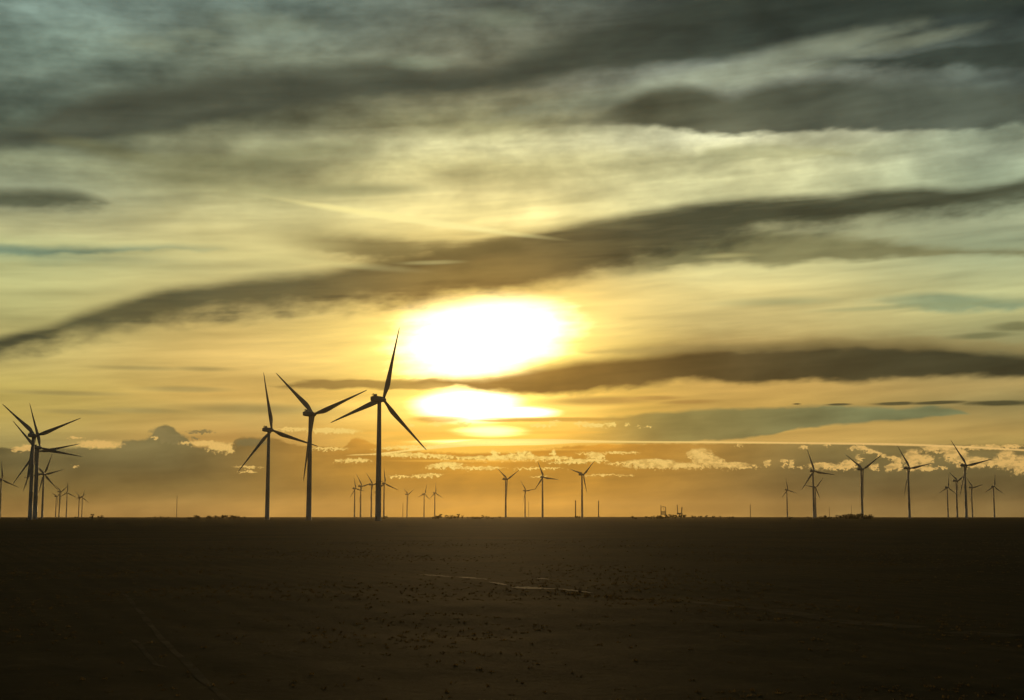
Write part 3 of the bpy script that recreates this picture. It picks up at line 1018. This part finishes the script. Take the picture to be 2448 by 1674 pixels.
def mast(px, dist, h, w, label):
    """slender three-sided lattice mast with guys and an antenna"""
    x, y = place(px, dist)
    root = empty('radio_mast', (x, y, 0))
    bm = bmesh.new()
    pts = [(w * math.cos(a), w * math.sin(a)) for a in (0.5, 2.6, 4.7)]
    for p in pts:
        rod(bm, (p[0], p[1], -5), (p[0] * .7, p[1] * .7, h), 0.28, 0.2, 6)
    nseg = int(h / 3.5)
    for k in range(nseg):
        z0, z1 = h * k / nseg, h * (k + 1) / nseg
        for i in range(3):
            p, q_ = pts[i], pts[(i + 1) % 3]
            rod(bm, (p[0], p[1], z0), (q_[0] * .9, q_[1] * .9, z1), 0.14, None, 4)
    from_bm('lattice', bm, M_steel, root)
    bm = bmesh.new()
    rod(bm, (0, 0, h - 1), (0, 0, h + h * 0.12), 0.3, 0.12, 6)
    from_bm('antenna', bm, M_steel, root)
    tag(root, label, 'radio mast', 'thin masts on the horizon')


mast(422, 3600, 54, 0.8, 'thin lone mast in the empty stretch left of the big turbines')
mast(963, 3900, 38, 0.6, 'thin faint mast left of the tiny V-bladed turbine under the sun')
mast(1264, 4200, 46, 0.5, 'thin faint mast beside the short turbine right below the sun')
mast(1794, 3500, 32, 1.0, 'short mast standing alone left of the right-hand turbines')
mast(1983, 4200, 30, 0.5, 'faint short mast just left of the right-hand tree clump')
mast(2036, 4200, 34, 0.5, 'faint short mast rising out of the right-hand tree clump')


def pylon(px, dist, kind, label):
    x, y = place(px, dist)
    root = empty('steel_pylon', (x, y, 0))
    k = dist / F        # metres per survey unit at this distance
    W = 5.6 * k
    H = 31 * k
    bm = bmesh.new()
    if kind == 0:       # two tall legs, arch between them, deep platform low down
        for s in (-1, 1):
            hh = H if s < 0 else H * 0.86
            rod(bm, (s * W, 0, -4), (s * W, 0, hh), 0.95 * k * 1.3, 0.7 * k, 8)
            rod(bm, (s * W, 3, -4), (s * W, 3, hh * .97), 0.5 * k, 0.4 * k, 6)
    else:               # forked: one stem, two prongs
        rod(bm, (0, 0, -4), (0, 0, 9 * k), 1.5 * k, 1.3 * k, 8)
        rod(bm, (-W * .8, 0, 9 * k), (-W, 0, H), 1.2 * k, 0.8 * k, 8)
        rod(bm, (W * .8, 0, 9 * k), (W, 0, H * 0.82), 1.5 * k, 1.1 * k, 8)
    from_bm('legs', bm, M_steel, root)
    bm = bmesh.new()
    if kind == 0:
        for zz in (9, 12, 15):
            rod(bm, (-W, 0, zz * k), (W, 0, zz * k), 0.9 * k, None, 6)
        for i in range(4):
            x0 = -W + 2 * W * i / 4
            rod(bm, (x0, 0, 6 * k), (x0 + W / 2, 0, 15 * k), 0.55 * k, None, 6)
    else:
        rod(bm, (-W * 1.2, 0, 10 * k), (W * 1.2, 0, 10 * k), 1.7 * k, None, 8)
        rod(bm, (-W, 0, 12 * k), (W, 0, 9 * k), 0.8 * k, None, 6)
    from_bm('platform', bm, M_steel, root)
    bm = bmesh.new()
    if kind == 0:
        rod(bm, (-W, 0, H * 0.8), (0, 0, H * 0.88), 0.5 * k, None, 6)
        rod(bm, (0, 0, H * 0.88), (W, 0, H * 0.8), 0.6 * k, None, 6)
        rod(bm, (0, 0, H * 0.88), (W * 0.4, 0, 15 * k), 0.35 * k, None, 6)
    else:
        rod(bm, (-W, 0, H * 0.98), (-W, 0, H * 1.05), 0.5 * k, 0.2 * k, 6)
        rod(bm, (W, 0, H * 0.8), (W, 0, H * 0.86), 0.6 * k, 0.2 * k, 6)
    from_bm('top_frame', bm, M_steel, root)
    tag(root, label, 'pylon')


pylon(1586, 3300, 0, 'two-legged steel structure with a cross frame, left of a forked one')
pylon(1625, 3300, 1, 'forked steel structure with two prongs, right of the two-legged one')


# ------------------------------------------------------------------ far trees
def tree_proto(seed, wide, tall):
    r = random.Random(seed)
    root = empty('tree', (0, 0, 0))
    bm = bmesh.new()
    rod(bm, (0, 0, -3), (0.1, 0, tall * 0.45), 0.32, 0.2, 7)
    for k in range(5):
        a = r.uniform(0, 6.28)
        rod(bm, (0, 0, tall * r.uniform(.22, .4)), (math.cos(a) * wide * .5, math.sin(a) * wide * .5, tall * r.uniform(.5, .8)), 0.15, 0.05, 5)
    from_bm('trunk', bm, M_bark, root)
    vs, fs = [], []
    lobes = [(r.gauss(0, wide * .38), r.gauss(0, wide * .38), tall * r.uniform(.35, .85), r.uniform(.22, .42) * wide) for _ in range(8)]
    for _ in range(520):
        lx, ly, lz, lr = r.choice(lobes)
        v = Vector((r.gauss(0, 1), r.gauss(0, 1), r.gauss(0, 1))).normalized() * lr * r.uniform(.5, 1.05)
        c = Vector((lx, ly, lz)) + v
        if c.z < 0.4:
            c.z = 0.4 + r.random()
        s = r.uniform(.25, .55)
        u = Vector((r.gauss(0, 1), r.gauss(0, 1), r.gauss(0, 1))).normalized()
        w = u.orthogonal().normalized()
        k = len(vs)
        vs.extend([c + u * s, c + w * s * .7, c - u * s, c - w * s * .7])
        fs.append((k, k + 1, k + 2, k + 3))
    me_ = bpy.data.meshes.new('crown')
    me_.from_pydata(vs, [], fs)
    link('crown', me_, M_leaf, root)
    return root


protos = [tree_proto(1, 4.6, 7.5), tree_proto(2, 6.5, 6.2), tree_proto(3, 3.2, 8.6), tree_proto(4, 8.0, 5.0)]
used = [False] * 4
rt = random.Random(5)


def plant(px, dist, s, label, group=None, kind=None):
    k = rt.randrange(4) if kind is None else kind
    dist *= 0.48
    s = 0.17 + 0.50 * s
    x, y = place(px, dist)
    if used[k]:
        o = copy_tree(protos[k])
    else:
        o = protos[k]
        used[k] = True
    o.location = (x, y, swell(x, y))
    o.rotation_euler = (0, 0, rt.uniform(0, 6.28))
    o.scale = (s * 1.0, s, s)
    tag(o, label, 'tree', group)


G1 = 'low trees left of the big turbines'
G2 = 'low trees below the sun'
G3 = 'low trees around the two steel structures'
G4 = 'tree clump at the foot of the second tall right-hand turbine'
plant(220, 2700, 1.0, 'small lone round tree on the horizon, right of the left cluster', None, 2)
plant(240, 2700, 0.8, 'small tree beside the lone round tree, right of the left cluster', None, 1)
for px, s in [(180, .45), (370, .5), (385, .6), (398, .55), (455, .5), (466, .95), (476, .8), (496, .8), (503, .75), (516, .8), (524, .9), (533, .95), (542, .95), (551, .95), (560, .8), (572, .6), (585, .5)]:
    plant(px, 3300, s, 'low dark tree on the horizon in the thin belt left of the big turbines', G1)
for px, s, k in [(918, .55, 3), (924, .7, 0), (1035, .5, None), (1042, .75, 1), (1048, .8, 1), (1054, 1.1, 2), (1067, .9, 2), (1074, .8, 1), (1080, .95, 1), (1087, .5, None), (1095, 1.15, 2), (1105, .7, 2), (1118, .4, None), (1135, .6, 3), (1146, .6, 3), (1153, .8, 2), (1165, .7, 1), (1178, .4, None), (1196, .5, None)]:
    plant(px, 3300, s, 'low dark tree in the ragged line on the horizon below the sun', G2, k)
for px, s in [(1377, .7), (1385, .5), (1512, .6), (1520, .4), (1546, .6), (1556, .6), (1565, .8), (1573, .9), (1582, .9), (1592, 1.0), (1600, 1.05), (1608, 1.05), (1615, .9), (1628, .9), (1637, 1.1), (1655, .7), (1663, .6), (1676, .7), (1690, .75), (1705, .7), (1722, .6), (1742, .5), (1752, .5)]:
    plant(px, 3300, s, 'low dark tree in the thin belt around the two steel structures', G3)
for px, s in [(1964, .9), (1972, .7), (1985, .6), (2002, .95), (2008, .8), (2016, .9), (2024, 1.2), (2031, 1.25), (2038, 1.3), (2045, 1.25), (2052, 1.2), (2059, 1.2), (2066, 1.0), (2072, .9), (2080, .95), (2086, .6)]:
    plant(px, 2900, s, 'dark tree of the clump at the foot of the second tall right-hand turbine', G4)
plant(1888, 3000, .5, 'small low tree at the foot of the small lone turbine on the right', None, 3)
plant(1933, 3000, .5, 'small low tree just left of the leftmost tall right-hand turbine', None, 1)

# ------------------------------------------------------------------ haze
bm = bmesh.new()
bmesh.ops.create_cube(bm, size=1.0)
for v in bm.verts:
    v.co = Vector((v.co.x * 31000, v.co.y * 31000, -8 if v.co.z < 0 else 160))
hz = from_bm('haze', bm, None)
mh = bpy.data.materials.new('haze_air')
mh.use_nodes = True
nt = mh.node_tree
nt.nodes.clear()
out = nt.nodes.new('ShaderNodeOutputMaterial')
pvn = nt.nodes.new('ShaderNodeVolumePrincipled')
pvn.inputs['Color'].default_value = (0.96, 0.80, 0.50, 1)
pvn.inputs['Density'].default_value = 1.3e-5
pvn.inputs['Anisotropy'].default_value = 0.8
nt.links.new(pvn.outputs[0], out.inputs['Volume'])
hz.data.materials.append(mh)
hz['kind'] = 'stuff'
hz['label'] = 'thin golden evening haze over the whole plain'
hz['category'] = 'haze'
